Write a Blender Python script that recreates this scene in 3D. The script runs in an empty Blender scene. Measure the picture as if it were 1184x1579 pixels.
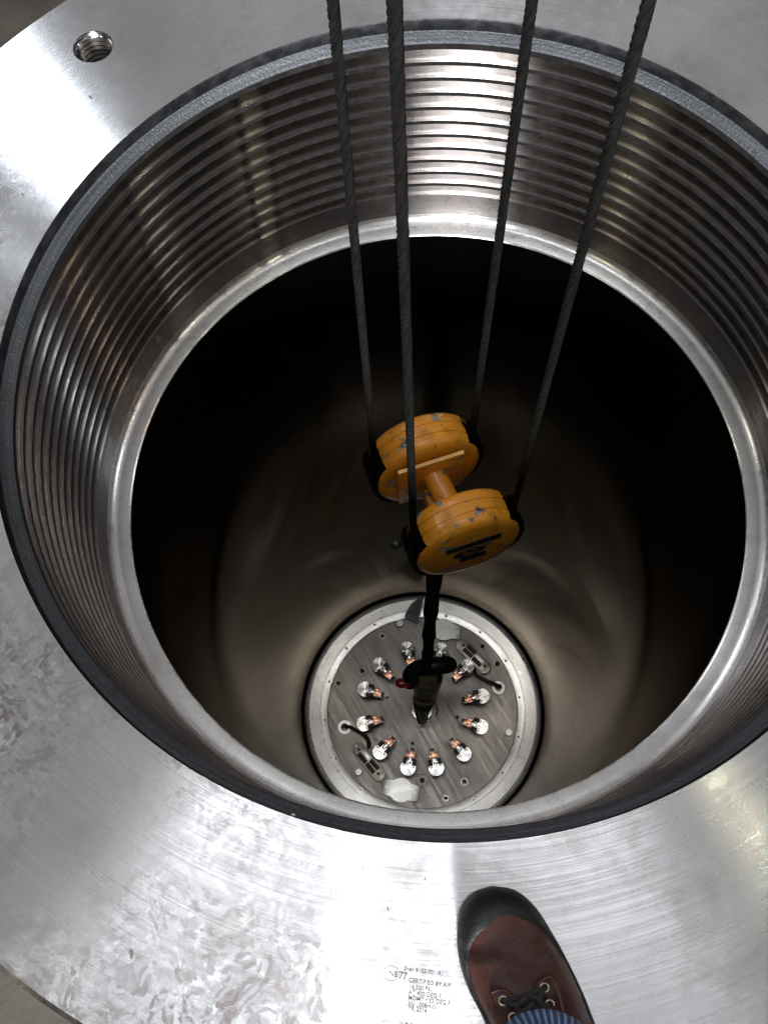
import bpy, bmesh, math, random
from mathutils import Vector, Matrix, Euler
import numpy as np
random.seed(7)
PI = math.pi
SC = bpy.context.scene
COL = SC.collection
S = 0.5          # everything below is built in "units" (bore mouth radius = 1) and brought to metres at the end

# ------------------------------------------------------------------ camera
F_PX, IW, IH = 1453.6, 1184.0, 1579.0
CAM = Vector((-0.0364, -1.017, 1.8527))
ROT = Euler((math.radians(19.81), math.radians(1.72), math.radians(2.10)), 'XYZ')
cd = bpy.data.cameras.new('camera'); cam = bpy.data.objects.new('camera', cd); COL.objects.link(cam)
cam.location = CAM * S; cam.rotation_euler = ROT
cd.sensor_fit = 'VERTICAL'; cd.sensor_height = 24.0; cd.lens = 24.0 * F_PX / IH
cd.clip_start = 0.01; cd.clip_end = 200
SC.camera = cam
RM = ROT.to_matrix()
def on_plane(px, py, z):
    """point of the photograph measured back onto the level plane z"""
    d = RM @ Vector((px - IW / 2, -(py - IH / 2), -F_PX))
    t = (z - CAM.z) / d.z
    return CAM + d * t

# ------------------------------------------------------------------ world and lamps
w = bpy.data.worlds.new('World'); SC.world = w; w.use_nodes = True
nt = w.node_tree; nt.nodes.clear()
wo = nt.nodes.new('ShaderNodeOutputWorld'); bg = nt.nodes.new('ShaderNodeBackground')
tc = nt.nodes.new('ShaderNodeTexCoord'); nz = nt.nodes.new('ShaderNodeTexNoise'); cr = nt.nodes.new('ShaderNodeValToRGB')
nz.inputs['Scale'].default_value = 2.2; nz.inputs['Detail'].default_value = 3
cr.color_ramp.elements[0].position = .35; cr.color_ramp.elements[0].color = (.22, .215, .215, 1)
cr.color_ramp.elements[1].position = .7; cr.color_ramp.elements[1].color = (.33, .33, .34, 1)
nt.links.new(tc.outputs['Generated'], nz.inputs['Vector']); nt.links.new(nz.outputs['Fac'], cr.inputs['Fac'])
sx_ = nt.nodes.new('ShaderNodeSeparateXYZ'); nt.links.new(tc.outputs['Generated'], sx_.inputs[0])
el = nt.nodes.new('ShaderNodeMapRange'); nt.links.new(sx_.outputs['Z'], el.inputs[0])
for k_, v_ in zip((1, 2, 3, 4), (.36, .68, .035, 1.45)): el.inputs[k_].default_value = v_
nt.links.new(el.outputs[0], bg.inputs['Strength'])
nt.links.new(cr.outputs['Color'], bg.inputs['Color']); nt.links.new(bg.outputs[0], wo.inputs[0])

def lamp(name, d, dist, sx, sy, radiance, color=(1, 1, 1), roll=0.0):
    """a hall window or lamp: rectangular area light in direction d, facing the vessel mouth (metres)"""
    d = Vector(d).normalized()
    L = bpy.data.lights.new(name, 'AREA'); L.shape = 'RECTANGLE'; L.size = sx; L.size_y = sy
    L.color = color; L.energy = radiance * sx * sy * PI
    o = bpy.data.objects.new(name, L); COL.objects.link(o)
    o.location = d * dist
    o.rotation_euler = (d.to_track_quat('Z', 'Y') @ Euler((0, 0, roll)).to_quaternion()).to_euler()
    return o
WHITE = (.96, .98, 1.0)
WARM = (1.0, .96, .66)
lamp('skylight', (-.125, .04, 1), 9, .72, 1.7, 14, WHITE)
lamp('skylight', (.125, .04, 1), 9, .72, 1.7, 7.5, WHITE)
lamp('hall_door', (-.03, -.92, .38), 9, 3.2, 2.4, 120.0, WHITE)
lamp('hall_window', (-.39, .62, .67), 9, .6, 1.1, 40, (.85, .93, 1.0))
lamp('hall_lamp', (.66, -.60, .45), 9, .12, .12, 620, WARM)
lamp('hall_lamp', (-.63, -.64, .44), 9, .12, .12, 620, WARM)
lamp('hall_lamp', (-.77, -.45, .45), 9, .14, .14, 60, WARM)
lamp('hall_lamp', (.32, .03, .95), 9, .06, .06, 520, WARM)
lamp('hall_lamp', (.80, .15, .58), 9, .2, .2, 190, (1.0, .72, .5))
lamp('hall_lamp', (.75, -.16, .64), 9, .16, .16, 380, (1.0, .95, .75))
lamp('hall_window', (.80, .32, .50), 9, .36, .9, 65, (.80, .90, 1.0))
lamp('hall_window', (-.80, .18, .57), 9, .14, .4, 220, (1.0, .96, .8))
lamp('hall_window', (-.70, .58, .40), 9, .6, .9, 18, (.85, .93, 1.0))
SC.view_settings.view_transform = 'Standard'; SC.view_settings.look = 'None'
SC.view_settings.exposure = 0.18; SC.view_settings.gamma = 1.0; SC.view_settings.use_curve_mapping = False
SC.cycles.max_bounces = 12; SC.cycles.glossy_bounces = 8; SC.cycles.diffuse_bounces = 3
SC.cycles.caustics_reflective = True; SC.cycles.sample_clamp_indirect = 6.0
SC.cycles.use_denoising = True

# ------------------------------------------------------------------ node helpers
class Mat:
    def __init__(s, name, **kw):
        s.m = bpy.data.materials.new(name); s.m.use_nodes = True
        s.t = s.m.node_tree; s.b = s.t.nodes['Principled BSDF']
        tcn = s.t.nodes.new('ShaderNodeTexCoord')
        k = s.t.nodes.new('ShaderNodeVectorMath'); k.operation = 'SCALE'; k.inputs['Scale'].default_value = 1.0 / S
        s.t.links.new(tcn.outputs['Object'], k.inputs[0]); s.co = k.outputs[0]
        for a, v in kw.items(): s.set(a, v)
    def set(s, a, v):
        a = {'color': 'Base Color', 'rough': 'Roughness', 'metal': 'Metallic', 'aniso': 'Anisotropic', 'arot': 'Anisotropic Rotation',
             'spec': 'Specular IOR Level', 'normal': 'Normal', 'tangent': 'Tangent', 'trans': 'Transmission Weight', 'coat': 'Coat Weight',
             'sheen': 'Sheen Weight', 'alpha': 'Alpha'}.get(a, a)
        i = s.b.inputs[a]
        if isinstance(v, bpy.types.NodeSocket): s.t.links.new(v, i)
        else:
            if a == 'Base Color' and len(v) == 3: v = (*v, 1)
            i.default_value = v
    def link(s, v, i):
        if isinstance(v, bpy.types.NodeSocket): s.t.links.new(v, i)
        else: i.default_value = v
    def map(s, sx, sy, sz, src=None, rot=(0, 0, 0), loc=(0, 0, 0)):
        n = s.t.nodes.new('ShaderNodeMapping'); s.t.links.new(src or s.co, n.inputs[0])
        n.inputs['Scale'].default_value = (sx, sy, sz); n.inputs['Rotation'].default_value = rot; n.inputs['Location'].default_value = loc
        return n.outputs[0]
    def noise(s, scale, detail=2, vec=None, rough=.5, dist=0., color=False):
        n = s.t.nodes.new('ShaderNodeTexNoise'); s.t.links.new(vec or s.co, n.inputs['Vector'])
        n.inputs['Scale'].default_value = scale; n.inputs['Detail'].default_value = detail
        n.inputs['Roughness'].default_value = rough; n.inputs['Distortion'].default_value = dist
        return n.outputs['Color' if color else 'Fac']
    def voro(s, scale, vec=None, feature='F1', out='Distance', rnd=1.):
        n = s.t.nodes.new('ShaderNodeTexVoronoi'); s.t.links.new(vec or s.co, n.inputs['Vector']); n.feature = feature
        n.inputs['Scale'].default_value = scale; n.inputs['Randomness'].default_value = rnd
        return n.outputs[out]
    def svoro(s, scale, vec, sm=.35):
        n = s.t.nodes.new('ShaderNodeTexVoronoi'); s.t.links.new(vec, n.inputs['Vector']); n.feature = 'SMOOTH_F1'
        n.inputs['Scale'].default_value = scale; n.inputs['Smoothness'].default_value = sm; return n.outputs['Color']
    def wave(s, scale, vec=None, dist=0., kind='BANDS', d='X'):
        n = s.t.nodes.new('ShaderNodeTexWave'); s.t.links.new(vec or s.co, n.inputs['Vector'])
        n.wave_type = kind; n.bands_direction = d; n.inputs['Scale'].default_value = scale; n.inputs['Distortion'].default_value = dist
        return n.outputs['Fac']
    def ramp(s, v, a, b, lo=0., hi=1.):
        n = s.t.nodes.new('ShaderNodeMapRange'); s.t.links.new(v, n.inputs[0])
        for k, x in zip((1, 2, 3, 4), (a, b, lo, hi)): n.inputs[k].default_value = x
        return n.outputs[0]
    def math(s, op, a, b=0., c=0.):
        n = s.t.nodes.new('ShaderNodeMath'); n.operation = op
        s.link(a, n.inputs[0]); s.link(b, n.inputs[1])
        if op == 'MULTIPLY_ADD': s.link(c, n.inputs[2])
        return n.outputs[0]
    def vadd(s, a, b, k=1.0):
        m = s.t.nodes.new('ShaderNodeVectorMath'); m.operation = 'MULTIPLY_ADD'
        s.link(b, m.inputs[0]); m.inputs[1].default_value = (k, k, k); s.link(a, m.inputs[2])
        return m.outputs[0]
    def mix(s, f, a, b):
        n = s.t.nodes.new('ShaderNodeMix'); n.data_type = 'RGBA'
        s.link(f, n.inputs[0])
        for v, i in ((a, n.inputs[6]), (b, n.inputs[7])):
            if isinstance(v, bpy.types.NodeSocket): s.t.links.new(v, i)
            else: i.default_value = (*v, 1) if len(v) == 3 else v
        return n.outputs[2]
    def bump(s, h, strength=.2, dist=.001, prev=None):
        n = s.t.nodes.new('ShaderNodeBump'); n.inputs['Strength'].default_value = strength; n.inputs['Distance'].default_value = dist
        s.t.links.new(h, n.inputs['Height'])
        if prev: s.t.links.new(prev, n.inputs['Normal'])
        return n.outputs[0]
    def sep(s, v=None):
        n = s.t.nodes.new('ShaderNodeSeparateXYZ'); s.t.links.new(v or s.co, n.inputs[0]); return n.outputs
    def comb(s, x, y, z):
        n = s.t.nodes.new('ShaderNodeCombineXYZ')
        for i, v in enumerate((x, y, z)): s.link(v, n.inputs[i])
        return n.outputs[0]
    def radial(s):
        n = s.t.nodes.new('ShaderNodeTangent'); n.direction_type = 'RADIAL'; n.axis = 'Z'; return n.outputs[0]
    def turned(s, kr=260., ka=2.0):
        """vector whose noise gives lathe rings: fine across radius and height, long round the axis"""
        x, y, z = s.sep()
        r = s.math('SQRT', s.math('ADD', s.math('MULTIPLY', x, x), s.math('MULTIPLY', y, y)))
        return s.comb(s.math('MULTIPLY', x, ka), s.math('MULTIPLY', y, ka), s.math('MULTIPLY', s.math('ADD', r, z), kr)), r

M = {}
def steel_turned(name, base, rough, aniso, rings=260., marks=.25, stain=None, patch=0., tint=None, bump=.15, fineb=.05):
    m = Mat(name, metal=1.0)
    vec, r = m.turned(rings)
    ring = m.noise(1.0, 3, vec, .6)
    big = m.noise(2.3, 4, None, .55)
    fine = m.noise(28, 3, None, .6)
    col = m.mix(m.ramp(big, .3, .7), tuple(c * .76 for c in base), tuple(min(1, c * 1.08) for c in base))
    col = m.mix(m.ramp(ring, .3, .75, 0., marks), col, tuple(c * .55 for c in base))
    if stain:
        col = m.mix(m.ramp(m.noise(5.5, 6, None, .65, .6), .52, .74, 0., .75), col, stain)
    ro = m.math('ADD', m.ramp(fine, .3, .7, rough * .9, rough * 1.12), m.ramp(ring, .35, .7, -.02, .05))
    m.set('aniso', aniso); m.set('tangent', m.radial())
    rotv = .25
    if patch:
        wob = m.noise(7.0, 3, None, .5, 0., True)
        pv = m.vadd(m.map(1, 1, .2), wob, .22)
        cell = m.svoro(38.0, pv); cs = m.sep(cell)
        cell2 = m.svoro(85.0, m.vadd(m.map(1, 1, .2, None, (0, 0, .7)), wob, .16)); c2 = m.sep(cell2)
        where = m.ramp(m.noise(1.9, 3, m.map(1, 1, .2, None, (0, 0, 0), (3.1, 1.7, 0)), .6), .40, .60)
        x, y, z = m.sep()
        side = m.ramp(m.math('MULTIPLY_ADD', x, -.85, m.math('MULTIPLY', y, -.5)), .35, 1.0, .0, 1.)
        where = m.math('MULTIPLY', where, side)
        amt = m.math('MULTIPLY', where, patch)
        dark = m.math('MULTIPLY', m.ramp(m.math('ADD', cs[0], c2[0]), .75, 1.5), amt)
        col = m.mix(dark, col, (base[0] * .46, base[1] * .41, base[2] * .41))
        lite = m.math('MULTIPLY', m.ramp(m.math('ADD', cs[1], c2[1]), 1.1, 1.8, 0, .9), amt)
        col = m.mix(lite, col, tuple(min(1, c * 1.2) for c in base))
        ro = m.math('ADD', ro, m.math('MULTIPLY', m.ramp(c2[2], 0, 1, -.03, .06), amt))
        rotv = m.math('ADD', .25, m.math('MULTIPLY', m.ramp(cs[2], 0, 1, -.014, .014), amt))
    m.set('arot', rotv)
    m.set('color', col); m.set('rough', ro)
    if bump: m.set('normal', m.bump(ring, bump, .0006, m.bump(fine, fineb, .002)))
    return m.m
M['flange'] = steel_turned('machined_steel_flange', (.63, .63, .645), .23, 1.0, 230, .38, (.40, .37, .36), 1.0, bump=0., fineb=0.)
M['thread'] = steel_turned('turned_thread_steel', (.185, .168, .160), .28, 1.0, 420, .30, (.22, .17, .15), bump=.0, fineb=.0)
M['lip'] = steel_turned('worn_lip_steel', (.64, .63, .62), .28, .8, 380, .2, (.40, .37, .35), bump=.04, fineb=.02)
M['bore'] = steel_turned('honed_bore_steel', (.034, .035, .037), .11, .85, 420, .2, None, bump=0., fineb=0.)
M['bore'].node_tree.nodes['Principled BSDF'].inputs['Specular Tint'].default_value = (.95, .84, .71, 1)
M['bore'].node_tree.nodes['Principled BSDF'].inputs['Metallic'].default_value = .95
M['ringsteel'] = steel_turned('plug_ring_steel', (.90, .88, .84), .30, .75, 200, .14, (.52, .49, .46), bump=0., fineb=0.)
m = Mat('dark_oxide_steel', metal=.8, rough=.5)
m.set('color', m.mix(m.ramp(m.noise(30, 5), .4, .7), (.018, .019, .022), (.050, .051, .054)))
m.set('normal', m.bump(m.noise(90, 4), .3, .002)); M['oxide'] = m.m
m = Mat('rough_seat_band', metal=.9, rough=.52)
sp = m.noise(130, 4, None, .7); vecb, _ = m.turned(160, 1.5)
c = m.mix(m.ramp(m.noise(1.0, 4, vecb, .6), .35, .7), (.055, .06, .067), (.13, .135, .145))
c = m.mix(m.ramp(sp, .60, .74, 0, .45), c, (.38, .38, .38)); c = m.mix(m.ramp(m.noise(14, 5, None, .7), .6, .72, 0, .8), c, (.05, .05, .055))
m.set('color', c); m.set('normal', m.bump(sp, .5, .003)); M['seat'] = m.m
m = Mat('outer_shell_steel', metal=.7, rough=.55); m.set('color', m.mix(m.noise(6, 4), (.12, .11, .10), (.2, .19, .18))); M['shell'] = m.m
m = Mat('workshop_floor', rough=.75)
m.set('color', m.mix(m.ramp(m.noise(1.2, 6), .35, .7), (.030, .024, .018), (.065, .055, .043)))
m.set('normal', m.bump(m.noise(20, 5), .3, .01)); M['floor'] = m.m

# plug face: scraped grey plate with diagonal tool streaks
m = Mat('scraped_face_plate', metal=1.0)
rotd = math.radians(58)
sv = m.map(1.2, 30, 1, m.map(1, 1, 1, None, (0, 0, rotd)))
st = m.noise(1.0, 5, sv, .65, .3); st2 = m.noise(3.0, 4, m.map(1, 14, 1, m.map(1, 1, 1, None, (0, 0, rotd))), .6)
wh = m.ramp(m.noise(2.4, 4, None, .6), .35, .65)
c = m.mix(m.ramp(m.noise(3.2, 5, None, .65), .3, .7), (.26, .24, .215), (.46, .43, .39))
c = m.mix(m.math('MULTIPLY', m.ramp(st, .5, .75), wh), c, (.50, .46, .40))
c = m.mix(m.ramp(st2, .52, .78, 0, .7), c, (.085, .08, .075))
c = m.mix(m.ramp(m.noise(7, 5, None, .7), .62, .75, 0, .6), c, (.30, .22, .15))
m.set('color', c); m.set('rough', m.ramp(st, .3, .7, .52, .36)); m.set('normal', m.bump(st, .25, .003)); M['face'] = m.m

m = Mat('chipped_yellow_paint', rough=.34, spec=.5)
n1 = m.noise(17, 6, None, .62, .4); n2 = m.noise(60, 4, None, .6)
chip = m.ramp(m.math('ADD', n1, m.math('MULTIPLY', n2, .25)), .725, .745)



c = m.mix(m.ramp(m.noise(5, 5), .35, .7), (.60, .215, .012), (.78, .33, .02))
c = m.mix(m.ramp(m.noise(11, 6, None, .7), .50, .72, 0, .75), c, (.17, .065, .015))
c = m.mix(m.ramp(m.noise(48, 5, None, .7), .60, .68, 0, .8), c, (.035, .02, .012))
c = m.mix(chip, c, m.mix(m.ramp(n2, .4, .6), (.05, .042, .036), (.24, .235, .23)))
m.set('color', c); m.set('rough', m.ramp(n1, .3, .7, .22, .42)); m.set('normal', m.bump(chip, .4, .002)); M['yellow'] = m.m
def simple(name, col, rough=.5, metal=0., var=.25, scale=30, bump=.15, **kw):
    m = Mat(name, rough=rough, metal=metal, **kw)
    n = m.noise(scale, 5, None, .6)
    m.set('color', m.mix(m.ramp(n, .3, .7), tuple(x * (1 - var) for x in col), tuple(min(1, x * (1 + var)) for x in col)))
    m.set('rough', m.ramp(n, .3, .7, rough * .85, min(1, rough * 1.15)))
    m.set('normal', m.bump(n, bump, .002)); return m.m
M['baremetal'] = simple('bare_scraped_metal', (.42, .43, .45), .45, .9, .3, 40)
M['cheek'] = simple('worn_cheek_plate_paint', (.75, .42, .12), .4, 0, .2, 25)
M['rope'] = simple('greased_wire_rope', (.005, .0047, .0045), .8, 0, .4, 60, spec=.05)
M['sheave'] = simple('greasy_black_sheave', (.012, .012, .012), .4, .5, .4, 30)
M['hook'] = simple('greenish_black_hook', (.020, .026, .025), .35, .3, .4, 25)
M['sling'] = simple('oily_brown_sling', (.035, .026, .019), .75, 0, .5, 30, .5)
M['wrap'] = simple('dirty_ochre_wrap', (.10, .075, .025), .7, 0, .4, 25, .5)
M['red'] = simple('red_painted_latch', (.42, .022, .012), .3, 0, .2, 25)
M['chrome'] = steel_turned('polished_disc', (.80, .79, .77), .20, .9, 90, .12, None, bump=0.)
M['silver'] = simple('bright_cover_metal', (.78, .77, .74), .36, .9, .1, 14)
M['white'] = simple('pale_plastic_cap', (.74, .72, .66), .4, 0, .1, 14)
M['copper'] = simple('copper_clip', (.82, .44, .30), .28, 1.0, .2, 30)
M['black'] = simple('black_block', (.018, .018, .018), .45, 0, .3, 30)
M['beige'] = simple('aged_beige_board', (.74, .69, .59), .4, .75, .12, 30)
M['maroon'] = simple('dark_red_terminal_field', (.16, .040, .030), .5, 0, .3, 60)
M['cable'] = simple('brown_cable', (.13, .055, .022), .55, 0, .3, 40)
M['tape'] = simple('grey_cloth_tape', (.78, .80, .79), .6, 0, .08, 20)
M['hole'] = simple('drilled_dark_steel', (.05, .045, .042), .5, .7, .3, 30)
M['stamp'] = simple('stamped_dark_mark', (.12, .115, .115), .9, 0, .5, 90, spec=.1)
M['crest'] = simple('shade_dark_thread_crest', (.022, .020, .020), .5, .5, .4, 40)  # near-black paints in the shadow line under each thread nose
M['stamplite'] = simple('stamped_burnished_mark', (.55, .50, .40), .35, .9, .2, 40)
M['wood'] = simple('brown_timber', (.10, .045, .02), .7, 0, .3, 10)
M['steelnut'] = simple('cable_clip_steel', (.3, .3, .3), .3, .9, .2, 20)

# leather, rubber, denim
m = Mat('worn_brown_leather', rough=.42, spec=.35)
cre = m.voro(95, m.vadd(m.co, m.noise(20, 2, None, .5, 0, True), .05), 'DISTANCE_TO_EDGE')
nb = m.noise(9, 6, None, .65, .4)
c = m.mix(m.ramp(nb, .3, .72), (.020, .0065, .0048), (.060, .017, .011))
c = m.mix(m.ramp(m.noise(6, 6, None, .7, .8), .60, .80, 0, .55), c, (.13, .095, .08))
c = m.mix(m.ramp(m.noise(13, 5, None, .65), .62, .75, 0, .5), c, (.15, .055, .016))
m.set('color', c); m.set('rough', m.ramp(nb, .3, .7, .36, .62))
m.set('normal', m.bump(m.ramp(cre, 0, .12), .12, .0015, m.bump(m.noise(12, 4, None, .55, .8), .35, .006))); M['leather'] = m.m
m = Mat('scuffed_black_rubber', rough=.55, spec=.3)
nb = m.noise(10, 6, None, .7, .6)
m.set('color', m.mix(m.ramp(nb, .58, .78, 0, .8), (.006, .006, .0065), (.12, .10, .08)))
m.set('rough', m.ramp(nb, .3, .7, .42, .75)); m.set('normal', m.bump(m.noise(150, 4), .2, .003, m.bump(nb, .4, .005))); M['rubber'] = m.m
M['lace'] = simple('black_lace', (.015, .012, .012), .8, 0, .3, 90, .5)
M['eyelet'] = simple('brass_eyelet', (.55, .50, .36), .3, 1.0, .1, 40)
m = Mat('striped_blue_denim', rough=.85)
x, y, z = m.sep(); ang = m.math('ARCTAN2', y, x)
stp = m.math('SINE', m.math('MULTIPLY_ADD', ang, 58.0, m.math('MULTIPLY', m.noise(20, 3), 3.0)))
c = m.mix(m.ramp(stp, -.2, .6), (.03, .065, .17), (.22, .30, .43))
c = m.mix(m.ramp(m.noise(60, 4), .4, .7, 0, .6), c, (.03, .05, .11))
m.set('color', c); m.set('normal', m.bump(stp, .6, .004)); M['denim'] = m.m

# ------------------------------------------------------------------ object helpers
def empty(name, label, cat, loc=(0, 0, 0), rot=(0, 0, 0), group=None, kind=None):
    o = bpy.data.objects.new(name, None); COL.objects.link(o); o.location = loc; o.rotation_euler = rot
    o.empty_display_size = .1
    tag(o, label, cat, group, kind); return o
def tag(o, label=None, cat=None, group=None, kind=None):
    if label: o['label'] = label
    if cat: o['category'] = cat
    if group: o['group'] = group
    if kind: o['kind'] = kind
    return o
def link(name, bm, mat, parent=None, sharp=35, smooth=True):
    me = bpy.data.meshes.new(name)
    bmesh.ops.recalc_face_normals(bm, faces=bm.faces)
    bm.to_mesh(me); bm.free()
    for p in me.polygons: p.use_smooth = smooth
    if smooth: me.set_sharp_from_angle(angle=math.radians(sharp))
    me.materials.append(M[mat] if isinstance(mat, str) else mat)
    o = bpy.data.objects.new(name, me); COL.objects.link(o)
    if parent: o.parent = parent
    return o
def lathe(bm, prof, seg=360, closed=False, a0=0., a1=2 * PI, loc=(0, 0, 0), mat=None):
    full = abs(a1 - a0 - 2 * PI) < 1e-6; n = seg if full else seg + 1
    rings = []
    for r, z in prof:
        if abs(r) < 1e-9: rings.append([bm.verts.new((0, 0, z))])
        else: rings.append([bm.verts.new((r * math.cos(a0 + (a1 - a0) * i / seg), r * math.sin(a0 + (a1 - a0) * i / seg), z)) for i in range(n)])
    pr = list(zip(rings, rings[1:]))
    if closed: pr.append((rings[-1], rings[0]))
    for A, B in pr:
        for i in range(seg):
            j = (i + 1) % n
            if len(A) == 1 and len(B) == 1: continue
            if len(A) == 1: bm.faces.new((A[0], B[i], B[j]))
            elif len(B) == 1: bm.faces.new((A[i], B[0], A[j]))
            else: bm.faces.new((A[i], B[i], B[j], A[j]))
    vs = [v for R in rings for v in R]
    T = Matrix.Translation(loc) @ (mat or Matrix.Identity(4))
    bmesh.ops.transform(bm, matrix=T, verts=vs)
    return vs
def box(bm, c, s, rot=None, bev=0.):
    r = bmesh.ops.create_cube(bm, size=1.0); vs = r['verts']
    bmesh.ops.scale(bm, vec=s, verts=vs)
    if bev:
        es = list({e for v in vs for e in v.link_edges})
        g = bmesh.ops.bevel(bm, geom=es, offset=bev, segments=2, affect='EDGES', profile=.6); vs = list({v for f in g['faces'] for v in f.verts} | {v for v in vs if v.is_valid})
    T = Matrix.Translation(c) @ (rot.to_4x4() if rot is not None else Matrix.Identity(4))
    bmesh.ops.transform(bm, matrix=T, verts=vs); return vs
def tube(bm, pts, rad, n=10, caps=True, up=None, flat=1.0):
    pts = [Vector(p) for p in pts]; R = rad if isinstance(rad, (list, tuple)) else [rad] * len(pts)
    rings = []; nrm = None
    for i, p in enumerate(pts):
        d = (pts[min(i + 1, len(pts) - 1)] - pts[max(i - 1, 0)]).normalized()
        if nrm is None:
            a = Vector(up) if up else (Vector((0, 0, 1)) if abs(d.z) < .9 else Vector((1, 0, 0)))
            nrm = (a - d * a.dot(d)).normalized()
        else: nrm = (nrm - d * nrm.dot(d)).normalized()
        b = d.cross(nrm)
        rings.append([bm.verts.new(p + (nrm * math.cos(2 * PI * k / n) * flat + b * math.sin(2 * PI * k / n)) * R[i]) for k in range(n)])
    for A, B in zip(rings, rings[1:]):
        for k in range(n): bm.faces.new((A[k], A[(k + 1) % n], B[(k + 1) % n], B[k]))
    if caps: bm.faces.new(rings[0][::-1]); bm.faces.new(rings[-1])
    return [v for R_ in rings for v in R_]
def prism(bm, poly, z0, z1, bev=0., mat=None):
    a = [bm.verts.new((x, y, z0)) for x, y in poly]; b = [bm.verts.new((x, y, z1)) for x, y in poly]
    n = len(poly); bm.faces.new(a[::-1]); top = bm.faces.new(b)
    for i in range(n): bm.faces.new((a[i], a[(i + 1) % n], b[(i + 1) % n], b[i]))
    vs = a + b
    if bev:
        g = bmesh.ops.bevel(bm, geom=list(top.edges), offset=bev, segments=2, affect='EDGES', profile=.6)
        vs = [v for v in bm.verts if v.is_valid and (v in set(vs) or v in {q for f in g['faces'] for q in f.verts})]
    if mat is not None: bmesh.ops.transform(bm, matrix=mat, verts=vs)
    return vs
def smooth_line(pts, n=8, closed=False):
    P = [Vector(p) for p in pts]; out = []; N = len(P)
    for i in range(N if closed else N - 1):
        g = lambda k: P[k % N] if closed else P[max(0, min(N - 1, k))]
        p0, p1, p2, p3 = g(i - 1), g(i), g(i + 1), g(i + 2)
        for k in range(n):
            t = k / n
            out.append(.5 * ((2 * p1) + (p2 - p0) * t + (2 * p0 - 5 * p1 + 4 * p2 - p3) * t * t + (3 * p1 - p0 - 3 * p2 + p3) * t ** 3))
    if not closed: out.append(P[-1])
    return out
def cut(o, bm, sharp=35):
    """drill real holes: subtract the closed solids in bm from object o"""
    me = bpy.data.meshes.new('cutter'); bmesh.ops.recalc_face_normals(bm, faces=bm.faces); bm.to_mesh(me); bm.free()
    c = bpy.data.objects.new('cutter', me); COL.objects.link(c); c.parent = o.parent
    bpy.context.view_layer.update()
    md = o.modifiers.new('cut', 'BOOLEAN'); md.object = c; md.solver = 'EXACT'; md.operation = 'DIFFERENCE'
    bpy.context.view_layer.update()
    ev = o.evaluated_get(bpy.context.evaluated_depsgraph_get()); nm = bpy.data.meshes.new_from_object(ev)
    o.modifiers.clear(); o.data = nm
    bpy.data.objects.remove(c); 
    for p in nm.polygons: p.use_smooth = True
    nm.set_sharp_from_angle(angle=math.radians(sharp))

# ------------------------------------------------------------------ setting
PLUG_Z = -5.41
bm = bmesh.new(); bmesh.ops.create_grid(bm, x_segments=4, y_segments=4, size=40)
bmesh.ops.translate(bm, vec=(0, 0, -6.6), verts=bm.verts)
tag(link('ground', bm, 'floor', smooth=False), kind='structure')

# ------------------------------------------------------------------ pressure vessel
V = empty('pressure_vessel', 'huge open steel pressure vessel with threaded mouth and wide machined flange', 'pressure vessel', (0, 0, 0))
bm = bmesh.new()
lathe(bm, [(1.0, 0), (1.458, 0), (1.47, -.012), (1.47, -.62), (1.0 + .003, -.62), (1.003, -.003)], 360, closed=True)
fl = link('flange', bm, 'flange', V)
HOLE = Vector((-.9105, .9005, 0))
bm = bmesh.new(); lathe(bm, [(0, -.45), (.046, -.45), (.046, -.012), (.0525, -.004), (.0525, .05), (0, .05)], 48, loc=HOLE)
cut(fl, bm)
# thread of the tapped hole
th = bmesh.new(); prof = [(.0515, -.004)]
z = -.014
prof.append((.0455, z))
while z > -.42:
    prof += [(.0455, z), (.0400, z - .0055), (.0400, z - .0070), (.0455, z - .0122)]; z -= .0138
lathe(th, prof, 64, loc=HOLE)
tz = steel_turned('tapped_hole_steel', (.11, .10, .095), .3, .0, 200, .3, bump=0.)
hs = link('tapped_hole', th, tz, V); tag(hs, 'threaded bolt hole')

bm = bmesh.new()   # dark step and rough seat band under the rim
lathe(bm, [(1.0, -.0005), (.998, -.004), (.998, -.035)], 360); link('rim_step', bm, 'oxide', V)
bm = bmesh.new(); lathe(bm, [(.998, -.035), (.992, -.040), (.974, -.056)], 360); link('seat_band', bm, 'seat', V)
bm = bmesh.new()   # internal thread
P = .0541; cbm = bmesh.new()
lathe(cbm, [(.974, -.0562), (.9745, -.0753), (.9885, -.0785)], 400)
for k in range(11):
    zt = -.0753 - P * k
    lathe(bm, [(.9885, zt - .0032), (.9825, zt - .0290), (.9815, zt - .0325), (.9795, zt - .0360), (.9770, zt - .0385), (.9752, zt - .0398), (.9745, zt - .0410)], 400)
    if k < 10: lathe(cbm, [(.9745, zt - .0410), (.9745, zt - P), (.9885, zt - P - .0032)], 400)  # crest and under-flank take the painted shade colour
lathe(bm, [(.9745, -.0753 - 10 * P - .0410), (.9757, -.664), (.9757, -.757)], 400)
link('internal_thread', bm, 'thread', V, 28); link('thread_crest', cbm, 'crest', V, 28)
bm = bmesh.new()   # fillet and lip
prof = [(.9757, -.757)] + [(.9757 - .026 * (1 - math.cos(a)), -.757 - .028 * math.sin(a)) for a in [PI / 2 * k / 6 for k in range(1, 7)]]
prof += [(.922, -.7895), (.918, -.791), (.9156, -.795)]
lathe(bm, prof, 400); link('ledge', bm, 'lip', V, 40)
bm = bmesh.new()
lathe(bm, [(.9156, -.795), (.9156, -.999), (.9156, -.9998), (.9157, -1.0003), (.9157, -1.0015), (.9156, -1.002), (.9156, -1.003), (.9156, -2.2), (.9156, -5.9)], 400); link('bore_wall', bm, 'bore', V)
bm = bmesh.new(); lathe(bm, [(.9156, -5.9), (.0, -5.9)], 200); link('bore_floor', bm, 'bore', V)
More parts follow.
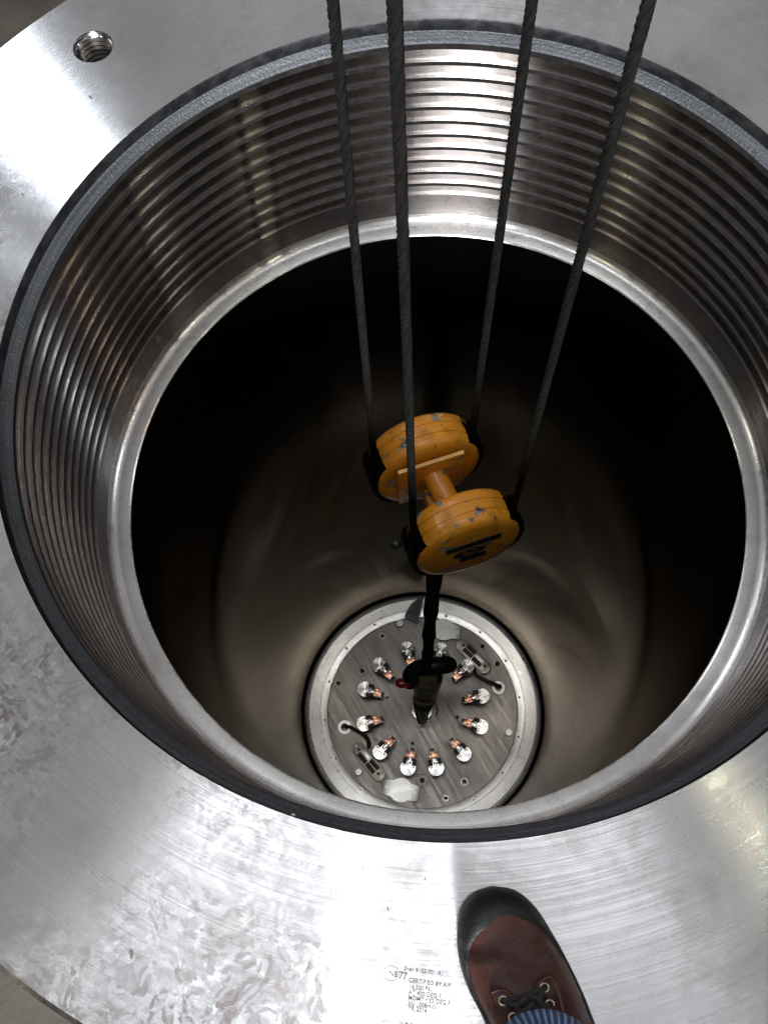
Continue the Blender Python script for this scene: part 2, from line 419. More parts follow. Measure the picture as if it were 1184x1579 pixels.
bm = bmesh.new(); lathe(bm, [(1.33, -.622), (1.33, -6.5), (0, -6.5)], 200); link('outer_shell', bm, 'shell', V)

# nicks and stains that sit on flange and ledge
def nick(name, px, py, sz, mat, rot=0., asp=.5, zz=.0004):
    p = on_plane(px, py, 0 if zz > -.5 else zz); bm = bmesh.new(); n = 9
    vs = [(math.cos(2 * PI * i / n) * sz * random.uniform(.6, 1.1), math.sin(2 * PI * i / n) * sz * asp * random.uniform(.6, 1.1)) for i in range(n)]
    prism(bm, vs, 0, .0007, mat=Matrix.Translation((p.x, p.y, zz)) @ Matrix.Rotation(rot, 4, 'Z'))
    link(name, bm, mat, V, smooth=False)
for px, py, s_, r_ in ((203, 1470, .012, 1.4), (598, 1402, .004, .9), (655, 1356, .003, 2), (560, 1340, .002, 1), (452, 1256, .006, .2), (140, 150, .009, .8), (36, 300, .006, .5)):
    nick('surface_nick', px, py, s_, 'stamp', -r_, .35)
for px, py, s_ in ((393, 1190, .009), (470, 1228, .005), (826, 1250, .003)):
    nick('surface_nick', px, py, s_, 'stamp', .4, .6, -.7885)

# stamped lettering
def stamped(body, px, py, h, mat='stamp', ang=-5.2, wide=.93, off=.004, gap=1.0):
    cu = bpy.data.curves.new('stamp', 'FONT'); cu.body = body; cu.size = 1.0; cu.offset = off; cu.space_character = gap; cu.extrude = .02; cu.resolution_u = 3
    t = bpy.data.objects.new('t', cu); COL.objects.link(t); bpy.context.view_layer.update()
    me = bpy.data.meshes.new_from_object(t.evaluated_get(bpy.context.evaluated_depsgraph_get()))
    bpy.data.objects.remove(t); bpy.data.curves.remove(cu)
    p = on_plane(px, py, 0)
    k = h / .70
    me.transform(Matrix.Translation((p.x, p.y, .0003)) @ Matrix.Rotation(math.radians(ang), 4, 'Z') @ Matrix.Diagonal((k * wide, k, k, 1)))
    me.materials.clear(); me.materials.append(M[mat])
    o = bpy.data.objects.new('stamped_lettering', me); COL.objects.link(o); o.parent = V; return o
LH = .0072
for body, px, py in (('Shell 9152-001-R1', 622.5, 1496.5), ('CERTIFIED BY AIP', 630, 1514.5), ('16,500 PSI', 630, 1524.3), ('AT 400 DEG F', 629.3, 1533.2),
                     ('MDMT +32 DEG F', 628.8, 1541.5), ('SN 1308H-01', 628.5, 1550.3), ('YR 2014', 628.7, 1558.5), ('INT D', 615, 1583)):
    stamped(body, px, py, LH)
stamped('77', 614, 1509, .0115, 'stamp', -6)
stamped('NB', 599, 1505, .009, 'stamp', -6)
bm = bmesh.new(); p = on_plane(603, 1501, 0)
tube(bm, [(p.x + .014 * math.cos(a), p.y + .012 * math.sin(a), .0001) for a in [2 * PI * k / 24 for k in range(25)]], .0004, 5); link('stamped_mark', bm, 'stamp', V)

# ------------------------------------------------------------------ closure plug deep in the bore
PL = empty('connector_plug', 'round steel plug with ring of bright connectors, far down the bore', 'plug', (0, 0, PLUG_Z))
bm = bmesh.new()
lathe(bm, [(.720, -.035), (.720, -.001), (.722, 0), (.775, 0), (.777, -.004), (.779, 0), (.862, -.001), (.866, -.006), (.868, -.012), (.880, -.014), (.884, -.020), (.898, -.024), (.902, -.03), (.902, -.40), (.720, -.40)], 300, closed=True)
rg = link('outer_ring', bm, 'ringsteel', PL, 30)
zo = lambda px, py: (460 + px / 2.96, 900 + py / 2.96)
def pl_pt(px, py, dz=0.):
    a, b = zo(px, py); q = on_plane(a, b, PLUG_Z + dz); return Vector((q.x, q.y, dz))
bm = bmesh.new()
for px, py in ((348, 187), (220, 295), (141, 447), (123, 623), (172, 797), (285, 940), (674, 148), (828, 222), (945, 352), (1007, 520), (1003, 698), (931, 863), (798, 988)):
    q = pl_pt(px, py); lathe(bm, [(0, -.1), (.0085, -.1), (.0085, .05), (0, .05)], 14, loc=(q.x, q.y, 0))
cut(rg, bm)
bm = bmesh.new(); lathe(bm, [(0, -.016), (.7175, -.016), (.7175, -.38), (0, -.38)], 300)
fp = link('face_plate', bm, 'face', PL, 30)
bm = bmesh.new()
for px, py, r in ((383, 238, .023), (183, 455, .016), (407, 520, .011), (725, 610, .013), (520, 730, .012), (757, 905, .022), (672, 980, .018), (840, 287, .017),
                  (292, 397, .017), (565, 898, .018), (908, 365, .019), (212, 655, .026), (912, 470, .026)):
    q = pl_pt(px, py, -.016); lathe(bm, [(0, -.16), (r, -.16), (r, .05), (0, .05)], 20, loc=(q.x, q.y, 0))
cut(fp, bm)
for px, py, r, mt in ((383, 240, .026, 'silver'), (757, 905, .029, 'silver'), (672, 980, .025, 'silver'), (212, 655, .055, 'silver'), (912, 475, .052, 'silver'),
                      (292, 397, .046, 'face'), (565, 898, .046, 'face')):
    q = pl_pt(px, py, -.016); bm = bmesh.new(); i = r - .009 if r < .05 else .030
    lathe(bm, [(i, -.0158), (i, -.011), (r - .003, -.011), (r, -.0158)], 32, loc=(q.x, q.y, 0)); link('hole_rim', bm, mt, PL)
for px, py in ((292, 397), (565, 898), (908, 365)):
    q = pl_pt(px, py, -.016); bm = bmesh.new(); lathe(bm, [(0, -.02), (.011, -.022), (.0125, -.05)], 16, loc=(q.x, q.y, 0)); link('set_screw', bm, 'maroon' if px == 908 else 'hole', PL)
for px, py in ((463, 180), (960, 678), (275, 858)):
    q = pl_pt(px, py, .03); bm = bmesh.new(); lathe(bm, [(.028, -.016), (.028, .028), (.025, .033), (0, .034)], 28, loc=(q.x, q.y, 0)); link('guide_pin', bm, 'silver', PL)
# central lifting boss
bm = bmesh.new(); lathe(bm, [(.088, -.016), (.088, .03), (.082, .045), (.062, .045), (.050, .02), (.050, -.01), (0, -.012)], 64, loc=(-.003, 0, 0)); link('centre_boss', bm, 'chrome', PL)
bm = bmesh.new(); tube(bm, [(.045 * math.cos(a) * 1.0, 0, .04 + .075 * math.sin(a)) for a in [PI * k / 16 for k in range(17)]], .014, 10); link('lifting_eye', bm, 'hook', PL)
bm = bmesh.new(); tube(bm, smooth_line([(.075, .075, .02), (.10, .05, .03), (.115, 0, .03), (.108, -.035, .01)], 6), .004, 6); link('safety_wire', bm, 'hook', PL)
# a few smaller tabs beside the boss
# connectors
def connector(ang):
    cR = Matrix.Rotation(ang, 4, 'Z'); T = lambda x, y, z: cR @ Vector((x, y, z))
    root = None
    h = .15
    bm = bmesh.new(); lathe(bm, [(.030, -.016), (.030, h - .03), (.052, h - .02), (.057, h - .012), (.057, h - .002), (.055, h), (0, h)], 40)
    body = link('connector', bm, 'chrome', PL); body.location = T(.452, 0, 0); body.rotation_euler = (0, 0, ang)
    def sub(name, bm, mt): o = link(name, bm, mt, body); return o
    for s in (-1, 1):
        bm = bmesh.new(); box(bm, (-.044, s * .034, h + .012), (.044, .028, .030), None, .004); sub('black_block', bm, 'black')
        bm = bmesh.new(); lathe(bm, [(.011, h), (.011, h + .012), (.008, h + .016), (0, h + .016)], 14, loc=(-.014, s * .036, 0)); sub('screw', bm, 'silver')
        bm = bmesh.new(); box(bm, (-.128, s * .022, h - .02), (.034, .007, .040), None, .002); sub('prong', bm, 'silver')
        bm = bmesh.new(); box(bm, (-.090, s * .022, h + .006), (.036, .020, .030), None, .003); sub('copper_clip', bm, 'copper')
    bm = bmesh.new(); box(bm, (-.095, 0, h - .012), (.075, .058, .022), None, .004); sub('copper_bridge', bm, 'copper')
    bm = bmesh.new(); box(bm, (-.055, 0, h + .006), (.050, .026, .014), None, .004); sub('tongue', bm, 'chrome')
    bm = bmesh.new(); box(bm, (-.128, 0, h - .030), (.030, .036, .034), None, .004); sub('plug_tip', bm, 'black')
    bm = bmesh.new(); lathe(bm, [(.024, -.016), (.024, h - .045), (0, h - .045)], 16, loc=(-.110, 0, 0)); sub('stem', bm, 'hole')
for k in range(12): connector(math.radians(15 + 30 * k + random.uniform(-3, 3)))
# terminal blocks
def terminal(px, py, ang, flip):
    q = pl_pt(px, py, .05)
    bm = bmesh.new(); L, Wd = .165, .050
    poly = [(-L, -.022), (-L + .030, -Wd), (L - .030, -Wd), (L, -.022), (L, .022), (L - .030, Wd), (-L + .030, Wd), (-L, .022)]
    prism(bm, poly, 0.0, .012, .002)
    b = link('terminal_block', bm, 'beige', PL); b.location = (q.x, q.y, .03); b.rotation_euler = (0, 0, ang)
    bm = bmesh.new(); box(bm, (0, 0, .021), (.262, .092, .018), None, .003); link('frame', bm, 'beige', b)
    for sx in (-1, 1):
        bm = bmesh.new(); lathe(bm, [(.011, .0295), (.011, .034), (0, .034)], 14, loc=(sx * .113, 0, 0)); link('mount_screw', bm, 'black', b)
        bm = bmesh.new(); lathe(bm, [(.0075, .011), (.0075, .016), (0, .016)], 12, loc=(sx * .148, 0, 0)); link('rivet', bm, 'beige', b)
        for sy in (-1, 1):
            grey = (sx == flip and sy == 1)
            bm = bmesh.new(); box(bm, (sx * .047, sy * .019, .031), (.088, .034, .005), None, .001)
            f = link('terminal_field', bm, 'silver' if grey else 'maroon', b)
            for k in range(5):
                pass
    bm = bmesh.new(); tube(bm, [(0, .0, -.045), (0, 0, .0)], .02, 10); link('standoff', bm, 'hole', b)
    return b
terminal(800, 330, math.radians(-44), 1)
terminal(320, 812, math.radians(-48), -1)
def cable(pts, r=.0085):
    for k in (0, 1):
        bm = bmesh.new(); L = smooth_line([pl_pt(a, b_, dz) + Vector((.010 * k, .006 * k, 0)) for a, b_, dz in pts], 6); tube(bm, L, r, 8); link('cable', bm, 'cable', PL)
cable([(798, 385, .03), (808, 415, .05), (850, 440, .05), (885, 455, .045), (908, 470, .01), (913, 476, -.06)])
cable([(318, 752, .03), (316, 720, .05), (300, 695, .06), (262, 672, .05), (230, 655, .03), (214, 655, -.06)])
# bow-tie cover plates
def cover(px, py, ang):
    q = pl_pt(px, py, .04); bm = bmesh.new()
    n = 14; poly = []
    w_, h_, r_ = .138, .056, .086
    a0 = math.asin(h_ / r_)
    poly.append((w_, -h_)); poly.append((w_, h_))
    for k in range(n + 1): a = a0 + (PI - 2 * a0) * k / n; poly.append((r_ * math.cos(a), r_ * math.sin(a)))
    poly.append((-w_, h_)); poly.append((-w_, -h_))
    for k in range(n + 1): a = PI + a0 + (PI - 2 * a0) * k / n; poly.append((r_ * math.cos(a), r_ * math.sin(a)))
    prism(bm, poly, 0, .012, .003)
    b = link('cover_plate', bm, 'silver', PL, 30); b.location = (q.x, q.y, .022); b.rotation_euler = (0, 0, ang)
    for s in (-1, 1):
        bm = bmesh.new(); lathe(bm, [(.010, .012), (.010, .017), (0, .017)], 14, loc=(s * .108, 0, 0)); link('screw', bm, 'silver', b)
    bm = bmesh.new(); lathe(bm, [(.045, -.038), (.045, 0), (0, 0)], 20); link('standoff', bm, 'hole', b)
cover(468, 942, math.radians(-10)); cover(664, 208, math.radians(-10))

# strip of tape hanging over the ring
bm = bmesh.new(); A = [(513, 92, .13), (500, 118, .10), (490, 135, .05), (482, 150, .03)]; B = [(575, 50, .16), (562, 100, .12), (553, 145, .06), (546, 184, .03)]
LA = smooth_line([pl_pt(*p) for p in A], 4); LB = smooth_line([pl_pt(*p) for p in B], 4)
rows = [[bm.verts.new(a.lerp(b, t / 4) + Vector((0, 0, .012 * math.sin(PI * t / 4)))) for t in range(5)] for a, b in zip(LA, LB)]
for R1, R2 in zip(rows, rows[1:]):
    for i in range(4): bm.faces.new((R1[i], R1[i + 1], R2[i + 1], R2[i]))
bmesh.ops.solidify(bm, geom=bm.faces[:], thickness=.003)
tp = link('tape_strip', bm, 'tape'); tp.location = (0, 0, PLUG_Z)
tag(tp, 'translucent grey tape strip curling over the rim of the round plug beside the sling', 'tape')

# ------------------------------------------------------------------ hoist block
BLK = empty('hoist_block', 'chipped yellow two-sheave hoist block hanging over the open bore', 'hoist block', (.024, .02, -.86))
def sheave_housing(c, ax_ang, face_out, tilt=0.):
    """axis horizontal, pointing along face_out (world xy angle)"""
    R_ = .172; T2 = .062
    rot = Matrix.Translation(c) @ Matrix.Rotation(ax_ang, 4, 'Z') @ Matrix.Rotation(PI / 2 - tilt, 4, 'X')
    # local z = axis (after rotX, local z -> -y), local x = sheave diameter, local y = up
    prof = [(0, -T2), (R_ * .80, -T2), (R_ * .93, -T2 * .93), (R_ * .985, -T2 * .75), (R_, -T2 * .45), (R_, -.020), (R_ * .985, -.0185), (R_ * .985, -.0165), (R_, -.015),
            (R_, .015), (R_ * .985, .0165), (R_ * .985, .0185), (R_, .020), (R_, T2 * .45), (R_ * .985, T2 * .75), (R_ * .93, T2 * .93), (R_ * .80, T2), (0, T2)]
    bm = bmesh.new(); seg = 120
    # cover shell: full cheeks, rim closed over the top arc and bottom arc; open notches at both rope sides
    lathe(bm, prof, seg)
    # flatten lower part a little: housing is wider than tall
    h = link('sheave_housing', bm, 'yellow', BLK, 30); h.data.transform(rot)
    # notches
    cb = bmesh.new()
    for s in (-1, 1):
        box(cb, (s * (R_ + .004), .012, 0), (.125, .200, .100), Matrix.Rotation(s * .15, 3, 'Z'))
    bmesh.ops.transform(cb, matrix=rot, verts=cb.verts)
    cut(h, cb, 50)
    sh = bmesh.new(); lathe(sh, [(0, -.040), (.158, -.042), (.166, -.037), (.146, -.010), (.146, .010), (.166, .037), (.158, .042), (0, .040)], 72, mat=rot)
    link('sheave', sh, 'sheave', BLK, 30)
    for a0, a1 in ((-35, 16), (160, 222)):
        gb = bmesh.new(); lathe(gb, [(.150, -.052), (.181, -.052), (.184, -.046), (.184, -.014), (.168, -.012), (.168, .012), (.184, .014), (.184, .046), (.181, .052), (.150, .052)], 24, True, math.radians(a0), math.radians(a1), mat=rot)
        link('rope_guard', gb, 'sheave', BLK, 40)
    return h, rot
AX = math.radians(20.5)
s_dir = Vector((math.cos(AX), math.sin(AX), 0)); a_dir = Vector((s_dir.y, -s_dir.x, 0))   # a_dir toward the viewer
c1 = Vector((-.062, .118, .0)); c2 = Vector((.064, -.112, -.035))
H1, r1 = sheave_housing(c1, AX, 1, .10)
H2, r2 = sheave_housing(c2, AX, 1, .11)
# axle tube
bm = bmesh.new(); tube(bm, [c1.lerp(c2, .1) + Vector((0, 0, .03)), c1.lerp(c2, .9) + Vector((0, 0, .03))], .037, 32); link('axle_tube', bm, 'yellow', BLK)
# cheek plates on the inner faces
for c, s in ((c1, 1), (c2, -1)):
    bm = bmesh.new(); rot = Matrix.Rotation(AX, 3, 'Z')
    box(bm, c + a_dir * s * .069 + Vector((0, 0, -.004 if s > 0 else -.03)), (.21, .012, .25), rot, .003); link('cheek_plate', bm, 'yellow', BLK)
    bm = bmesh.new(); box(bm, c + a_dir * s * .069 + Vector((0, 0, .1235 if s > 0 else .0975)), (.205, .011, .004), rot); link('plate_edge', bm, 'cheek', BLK)
# crosshead and hook below the tube
mid = c1.lerp(c2, .5)
bm = bmesh.new(); box(bm, mid + Vector((0, 0, -.08)), (.10, .11, .10), Matrix.Rotation(AX, 3, 'Z'), .02); link('crosshead', bm, 'yellow', BLK)
bm = bmesh.new(); pts = [mid + Vector((0, 0, -.10)), mid + Vector((0, 0, -.18))] + [mid + s_dir * (.062 * math.sin(a)) + Vector((0, 0, -.25 + .070 * math.cos(a))) for a in [k * PI / 10 for k in range(1, 15)]]
tube(bm, smooth_line(pts, 3), .024, 12); link('hook', bm, 'hook', BLK)
# guide knob at the left of the near housing
kp = c2 - s_dir * .215 + Vector((0, .02, .04)); bm = bmesh.new(); bmesh.ops.create_uvsphere(bm, u_segments=16, v_segments=10, radius=.016); bmesh.ops.translate(bm, vec=kp, verts=bm.verts)
tube(bm, [kp, kp + s_dir * .05 + Vector((0, 0, -.05))], .007, 8); link('grease_knob', bm, 'hook', BLK)
# label plates and bare patches on near housing
def on_face(hrot, x, y, w_, h_, name, mt, zf, th=.002, parent=BLK, tilt=0.):
    bm = bmesh.new(); box(bm, (x, y, zf), (w_, h_, th), Matrix.Rotation(tilt, 3, 'Z')); bmesh.ops.transform(bm, matrix=hrot, verts=bm.verts); return link(name, bm, mt, parent, smooth=False)
ZF = .0625
on_face(r2, .012, .040, .175, .034, 'name_plate', 'black', ZF)
bm = bmesh.new(); lathe(bm, [(.022, .0005), (.036, .0005), (.036, -.001), (.022, -.001)], 32, closed=True); box(bm, (0, 0, 0), (.040, .016, .001)); box(bm, (.0, .012, 0), (.012, .016, .0012)); bmesh.ops.scale(bm, vec=(1.45, .72, 1), verts=bm.verts); bmesh.ops.transform(bm, matrix=r2 @ Matrix.Translation((.0, -.012, ZF + .0005)), verts=bm.verts); link('emblem_plate', bm, 'black', BLK)
on_face(r2, .012, -.055, .085, .034, 'capacity_plate', 'black', ZF)

# ------------------------------------------------------------------ wire ropes
def rope(bot, top_px, dist_top, label):
    bot = Vector(bot)
    d = (RM @ Vector((top_px[0] - IW / 2, -(top_px[1] - IH / 2), -F_PX))).normalized(); tp_ = CAM + d * dist_top
    u = (tp_ - bot); u = u / u.z
    end = bot + u * 7.0
    bm = bmesh.new(); R_ = .0103; lay = .085; n = int((end - bot).length / .0065)
    ax = (end - bot).normalized(); e1 = ax.orthogonal().normalized(); e2 = ax.cross(e1); L = (end - bot).length
    nv = 5
    for k in range(6):
        pts = []
        for i in range(n + 1):
            s_ = L * i / n; a = 2 * PI * (s_ / lay + k / 6)
            pts.append(bot + ax * s_ + (e1 * math.cos(a) + e2 * math.sin(a)) * (R_ * .62))
        tube(bm, pts, R_ * .46, nv)
    o = link('wire_rope', bm, 'rope'); tag(o, label, 'wire rope', 'wire ropes from the crane to the hoist block')
    return o
ropes = [((575, 715), (513, 0), 1.72, -.86, 'black wire rope on the far left, running to the far sheave of the yellow block'),
         ((640, 820), (608, 0), 1.33, -.88, 'thickest looking black wire rope, crossing in front of the far yellow sheave'),
         ((722, 665), (820, 0), 1.80, -.82, 'black wire rope ending at the right end of the far yellow sheave'),
         ((790, 770), (1000, 0), 1.52, -.84, 'slanting black wire rope on the far right, ending at the near yellow sheave')]
for (bx, by), tpx, dt, zb, lab in ropes:
    cc, sg = {575: (c1, -1), 640: (c2, -1), 722: (c1, 1), 790: (c2, 1)}[bx]
    rope(Vector((.024, .02, -.86)) + cc + s_dir * sg * .157 + Vector((0, 0, -.01)), tpx, dt, lab)

# ------------------------------------------------------------------ sling with shackle hook
SZ = PLUG_Z
bm = bmesh.new(); A_ = Vector((.02, .0, -1.05)); 
pts = [A_, Vector((.016, .0, -1.8)), Vector((.012, .01, -2.6)), Vector((.012, .02, -3.4)), Vector((.005, .02, -3.95))]
tube(bm, smooth_line(pts, 10), [.030 + .004 * math.sin(i * .9) + .0015 * (i % 3) for i in range(41)], 14, flat=.55, up=(0, 1, 0))
sl = link('lifting_sling', bm, 'sling'); tag(sl, 'oily dark brown webbing sling hanging from the yellow block down to the plug', 'sling')
HK = empty('lifting_hook', 'dark greenish hook with red tag hanging right above the plug centre', 'hook', (0, 0, -4.3))
def hk(px, py, dz): a = on_plane(580 + px / 5.92, 960 + py / 5.92, -4.3 + dz); return Vector((a.x, a.y, dz))
bm = bmesh.new(); tube(bm, smooth_line([hk(310, 560, -.12), hk(310, 470, -.02), hk(380, 420, .04), hk(480, 400, .06), hk(590, 392, .05), hk(650, 385, .03)], 6), [.045 + .012 * math.sin(min(1, i / 25) * PI * .5) for i in range(31)], 18)
e = hk(662, 385, .03); g = bmesh.ops.create_uvsphere(bm, u_segments=18, v_segments=12, radius=.054); bmesh.ops.translate(bm, vec=e, verts=g['verts']); link('hook_arm', bm, 'hook', HK)
bm = bmesh.new(); tube(bm, smooth_line([hk(455, 440, .0), hk(460, 520, -.1), hk(455, 620, -.25), hk(445, 700, -.45)], 6), [.10, .104, .106, .108, .108, .107, .106, .103, .100, .096, .092, .089, .086, .083, .080, .077, .074, .070, .066], 20, flat=.7, up=(0, 1, 0)); link('hook_body', bm, 'hook', HK)
bm = bmesh.new(); tube(bm, smooth_line([hk(440, 690, -.35), hk(425, 760, -.6), hk(418, 830, -.8), hk(418, 900, -.95)], 6), [.082 - .0026 * i for i in range(19)], 16, flat=.7, up=(0, 1, 0)); link('sling_wrap', bm, 'wrap', HK)
bm = bmesh.new(); box(bm, hk(470, 540, .02), (.125, .10, .02), Matrix.Rotation(.05, 3, 'Z'), .008); link('sling_pad', bm, 'wrap', HK)
bm = bmesh.new(); tube(bm, [hk(420, 760, -.50), hk(422, 830, -.68), hk(425, 905, -.92)], [.02, .034, .016], 12); link('hook_tip', bm, 'hook', HK)
bm = bmesh.new(); c_ = hk(235, 553, -.06); tube(bm, [c_ + Vector((.032 * math.cos(a), .020 * math.sin(a), 0)) for a in [2 * PI * k / 20 for k in range(21)]], .014, 10)
tube(bm, [hk(262, 550, -.06), hk(300, 540, -.06)], [.024, .030], 12); tube(bm, smooth_line([hk(295, 480, -.03), hk(285, 530, -.04), hk(292, 590, -.06)], 4), .014, 10); link('red_latch', bm, 'red', HK)

# ------------------------------------------------------------------ the standing person's shoe and trouser leg
PE = empty('person', 'person in worn brown leather lace-up shoe and blue jeans standing on the flange', 'person', (.16, -1.3, 0))
PO = Vector((.16, -1.3, 0))
def fp_(px, py, z=0.): return on_plane(px, py, z) - PO
# outline of the sole, clockwise from the toe apex
left = [(757, 1367), (728, 1377), (711, 1402), (705, 1440), (709, 1480), (722, 1520), (742, 1558), (756, 1600), (770, 1650), (785, 1700), (808, 1735)]
right = [(757, 1367), (790, 1374), (815, 1396), (838, 1430), (860, 1470), (880, 1512), (895, 1555), (905, 1600), (908, 1650), (900, 1700), (878, 1735)]
LP = [fp_(a, b) for a, b in left]; RP = [fp_(a, b) for a, b in right]
LPs = smooth_line(LP, 6); RPs = smooth_line(RP, 6); heel = smooth_line([LP[-1], (LP[-1] + RP[-1]) / 2 + Vector((.005, -.028, 0)), RP[-1]], 8)
outline = LPs[::-1][:-1]                    # heel-left to toe
outline = LPs + heel[1:-1] + RPs[::-1][:-1]
N = len(outline)
sp_a = fp_(783, 1438); sp_b = fp_(838, 1700)      # spine of the last
def spine(p):
    d = sp_b - sp_a; t = max(0., min(1., (p - sp_a).dot(d) / d.length_squared)); return sp_a + d * t, t
def h_at(t):   # height of the upper above the sole along the spine
    pts = [(0, .088), (.12, .108), (.3, .125), (.45, .165), (.58, .215), (.75, .25), (1, .20)]
    for (a, x), (b, y) in zip(pts, pts[1:]):
        if t <= b: k = (t - a) / (b - a); k = k * k * (3 - 2 * k); return x + (y - x) * k
    return pts[-1][1]
def sole_ring(k, z):
    out = []
    for p in outline:
        c, t = spine(p); out.append(c + (p - c) * k + Vector((0, 0, z)))
    return out
def loft(bm, rings, cap0=True, cap1=True):
    R = [[bm.verts.new(p) for p in r] for r in rings]
    for A, B in zip(R, R[1:]):
        n = len(A)
        for i in range(n): bm.faces.new((A[i], A[(i + 1) % n], B[(i + 1) % n], B[i]))
    if cap0: bm.faces.new(R[0][::-1])
    if cap1: bm.faces.new(R[-1])
bm = bmesh.new(); loft(bm, [sole_ring(.97, .001), sole_ring(.99, .006), sole_ring(1.0, .02), sole_ring(.995, .034), sole_ring(.975, .042)]); link('sole', bm, 'rubber', PE)
SZ0 = .040
def dome(p, a, grow=0.):
    c, t = spine(p); h = h_at(t)
    e = .62
    k = max(0., math.cos(a)) ** .55 * .968
    v = c + (p - c) * k; v = Vector((v.x, v.y, SZ0 + h * math.sin(a) ** e))
    if grow:
        n = Vector(((p - c).x * math.cos(a), (p - c).y * math.cos(a), .0)); n = n.normalized() * math.cos(a) if n.length > 1e-6 else Vector((0, 0, 0)); n.z = math.sin(a)
        v += n * grow
    # creases across the vamp
    if t < .5:
        v.z += .0035 * math.sin(v.y * 95 + v.x * 30) * math.exp(-((t - .28) / .10) ** 2) * math.sin(a)
    return v
bm = bmesh.new(); NA = 16
rings = [[dome(p, max(1e-4, PI / 2 * k / NA)) for p in outline] for k in range(NA)]
R = [[bm.verts.new(p) for p in r] for r in rings]
for A, B in zip(R, R[1:]):
    for i in range(N): bm.faces.new((A[i], A[(i + 1) % N], B[(i + 1) % N], B[i]))
# ridge: stitch last ring across
A = R[-1]
for i in range(N // 2 - 1):
    a, b, c, d = A[i], A[i + 1], A[(N - i - 1) % N], A[(N - i) % N]
    if len({a, b, c, d}) == 4: bm.faces.new((a, b, c, d))
    elif len({a, b, c}) == 3: bm.faces.new((a, b, c))
link('leather_upper', bm, 'leather', PE, 180)
# rubber rand: wide over the toe, narrow along the sides
bm = bmesh.new(); rows = []
def amax(p):
    c, t = spine(p); q = (p - c)
    front = max(0., min(1., (sp_a - p).dot((sp_b - sp_a).normalized()) / -.001)) if False else 0
    d = (sp_b - sp_a).normalized(); s_ = (p - sp_a).dot(d)            # negative ahead of the spine start
    f = max(0., min(1., (.06 - s_) / .13)); f = f * f * (3 - 2 * f)
    return math.radians(20 + 54 * f)
KR = 8
for p in outline: rows.append([bm.verts.new(dome(p, max(1e-4, amax(p) * k / KR), .0055 if k < KR else .0005)) for k in range(KR + 1)])
for i in range(N):
    A, B = rows[i], rows[(i + 1) % N]
    for k in range(KR): bm.faces.new((A[k], B[k], B[k + 1], A[k + 1]))
link('toe_cap', bm, 'rubber', PE, 180)
# eyestays, eyelets, laces
def top_z(x, y):
    # height of the upper above a ground point: search the dome
    p = Vector((x, y, 0)); best = None
    c, t = spine(p); q = p - c
    if q.length < 1e-5: return SZ0 + h_at(t)
    # outline distance in that direction
    mx = max(((o - c).length for o in outline if (o - c).normalized().dot(q.normalized()) > .985), default=.1)
    k = min(.999, (q.length / mx) / .968); a = math.acos(min(1, k ** (1 / .55)))
    return SZ0 + h_at(t) * math.sin(a) ** .62
def top_pt(px, py):
    z = .2
    for _ in range(12): q = fp_(px, py, z); z = top_z(q.x, q.y)
    return Vector((q.x, q.y, z))
def patch(name, pts, mt, lift=.006):
    bm = bmesh.new(); P_ = [top_pt(a, b) for a, b in pts]; C_ = sum(P_, Vector()) / len(P_); n = 6
    L = smooth_line(P_, 5, True); prev = None; rr = []
    for k in range(n + 1):
        t = k / n; ring = []
        for q in L:
            v = C_.lerp(q, t); ring.append(Vector((v.x, v.y, top_z(v.x, v.y) + (lift if k < n else lift * .2))))
        rr.append(ring)
    R = [[bm.verts.new(p) for p in r] for r in rr[1:]]
    cvt = bm.verts.new(rr[0][0])
    for i in range(len(L)): bm.faces.new((cvt, R[0][i], R[0][(i + 1) % len(L)]))
    for A, B in zip(R, R[1:]):
        for i in range(len(L)): bm.faces.new((A[i], B[i], B[(i + 1) % len(L)], A[(i + 1) % len(L)]))
    return link(name, bm, mt, PE, 60)
patch('tongue', [(795, 1535), (822, 1520), (838, 1560), (826, 1600), (806, 1602)], 'leather', .003)
patch('eyestay', [(754, 1528), (777, 1523), (795, 1540), (797, 1570), (806, 1625), (780, 1625), (762, 1580)], 'leather', .007)
patch('eyestay', [(826, 1512), (848, 1501), (862, 1525), (872, 1570), (872, 1615), (852, 1620), (838, 1560), (826, 1535)], 'leather', .007)
eyes = [(775, 1542), (838, 1522), (790, 1568), (846, 1548)]
EP = []
for a, b in eyes:
    q = top_pt(a, b) + Vector((0, 0, .009)); EP.append(q); bm = bmesh.new()
    tube(bm, [q + Vector((.0065 * math.cos(x), .0065 * math.sin(x), 0)) for x in [2 * PI * k / 16 for k in range(17)]], .0016, 8); link('eyelet', bm, 'eyelet', PE)
def lace(a, b, up=.012, r=.0042, name='lace'):
    bm = bmesh.new(); mid_ = (a + b) / 2 + Vector((0, 0, up)); tube(bm, smooth_line([a - Vector((0, 0, .004)), a.lerp(mid_, .3) + Vector((0, 0, .006)), mid_, b.lerp(mid_, .3) + Vector((0, 0, .006)), b - Vector((0, 0, .004))], 5), r, 8, flat=.6); link(name, bm, 'lace', PE)
lace(EP[0], EP[1], .014); lace(EP[0] + Vector((.002, -.003, 0)), EP[3], .022); lace(EP[2], EP[1] + Vector((0, -.003, 0)), .022); lace(EP[2], EP[3], .014)
kn = (EP[0] + EP[1] + EP[2] + EP[3]) / 4 + Vector((0, 0, .022)); bm = bmesh.new()
tube(bm, [kn + Vector((.016 * math.cos(x) * (1 + .3 * math.sin(2 * x)), .012 * math.sin(x), .004 * math.sin(3 * x))) for x in [2 * PI * k / 24 for k in range(25)]], .0045, 8); link('lace_knot', bm, 'lace', PE)
lace(EP[2] + Vector((.003, -.02, .006)), EP[3] + Vector((0, -.03, .008)), .014)
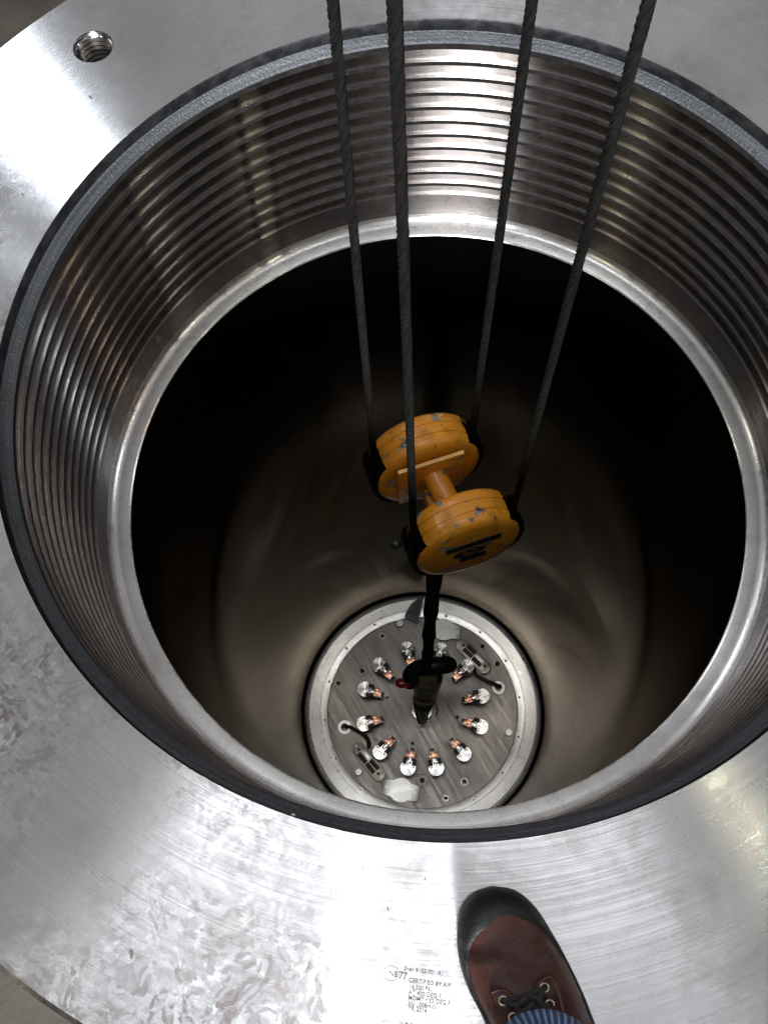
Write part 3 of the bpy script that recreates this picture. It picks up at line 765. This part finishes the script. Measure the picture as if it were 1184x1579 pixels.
# stitching round the vamp and along the eyestays
def stitches(pts, n):
    bm = bmesh.new(); L = smooth_line([top_pt(a, b) for a, b in pts], 24)
    step = max(1, len(L) // n)
    for i in range(0, len(L) - step, step):
        a, b = L[i], L[i].lerp(L[min(i + step, len(L) - 1)], .55)
        up_ = Vector((0, 0, .0085)); tube(bm, [a + up_, b + up_], .0011, 5)
    link('stitching', bm, M['thread_yarn'], PE)
M['thread_yarn'] = simple('waxed_brown_yarn', (.16, .085, .05), .7, 0, .3, 60)
stitches([(757, 1530), (776, 1526), (791, 1541), (793, 1568), (796, 1600)], 26)
stitches([(829, 1515), (847, 1506), (858, 1526), (866, 1560), (867, 1600)], 28)
# trouser leg
bm = bmesh.new(); base = on_plane(845, 1672, .30) - PO; rr = []
for k, (z, r_) in enumerate([(.300, .070), (.292, .085), (.300, .092), (.315, .093), (.33, .088), (.38, .092), (.5, .10), (.7, .112), (.95, .13), (1.2, .15)]):
    dz = z - .30; c_ = base + Vector((.02 * dz, -.42 * dz, dz))
    rr.append([c_ + Vector((r_ * math.cos(a) * (1 + .03 * math.sin(3 * a + k)), r_ * 1.05 * math.sin(a), .006 * math.sin(2 * a))) for a in [2 * PI * i / 48 for i in range(48)]])
loft(bm, rr, False, True)
lg = link('jeans_leg', bm, 'denim', PE, 60)
lg.data.transform(Matrix.Translation(-base)); lg.location = base
bm = bmesh.new(); tube(bm, [base + Vector((0, -.02, -.15)), base + Vector((0, -.02, .05))], [.075, .065], 24); link('sock', bm, 'lace', PE)

# ------------------------------------------------------------------ things on the ground far below
bm = bmesh.new(); box(bm, (-1.25, -2.4, -5.9), (.5, .35, .7), Matrix.Rotation(.3, 3, 'Z'), .02)
tag(link('timber_block', bm, 'wood'), 'brown timber block on the ground behind the left edge of the flange', 'timber')

# ------------------------------------------------------------------ to metres
done = set()
for o in bpy.data.objects:
    if o.type in ('MESH', 'EMPTY'):
        o.location = o.location * S
        if o.type == 'MESH' and o.data.name not in done:
            done.add(o.data.name); o.data.transform(Matrix.Scale(S, 4))
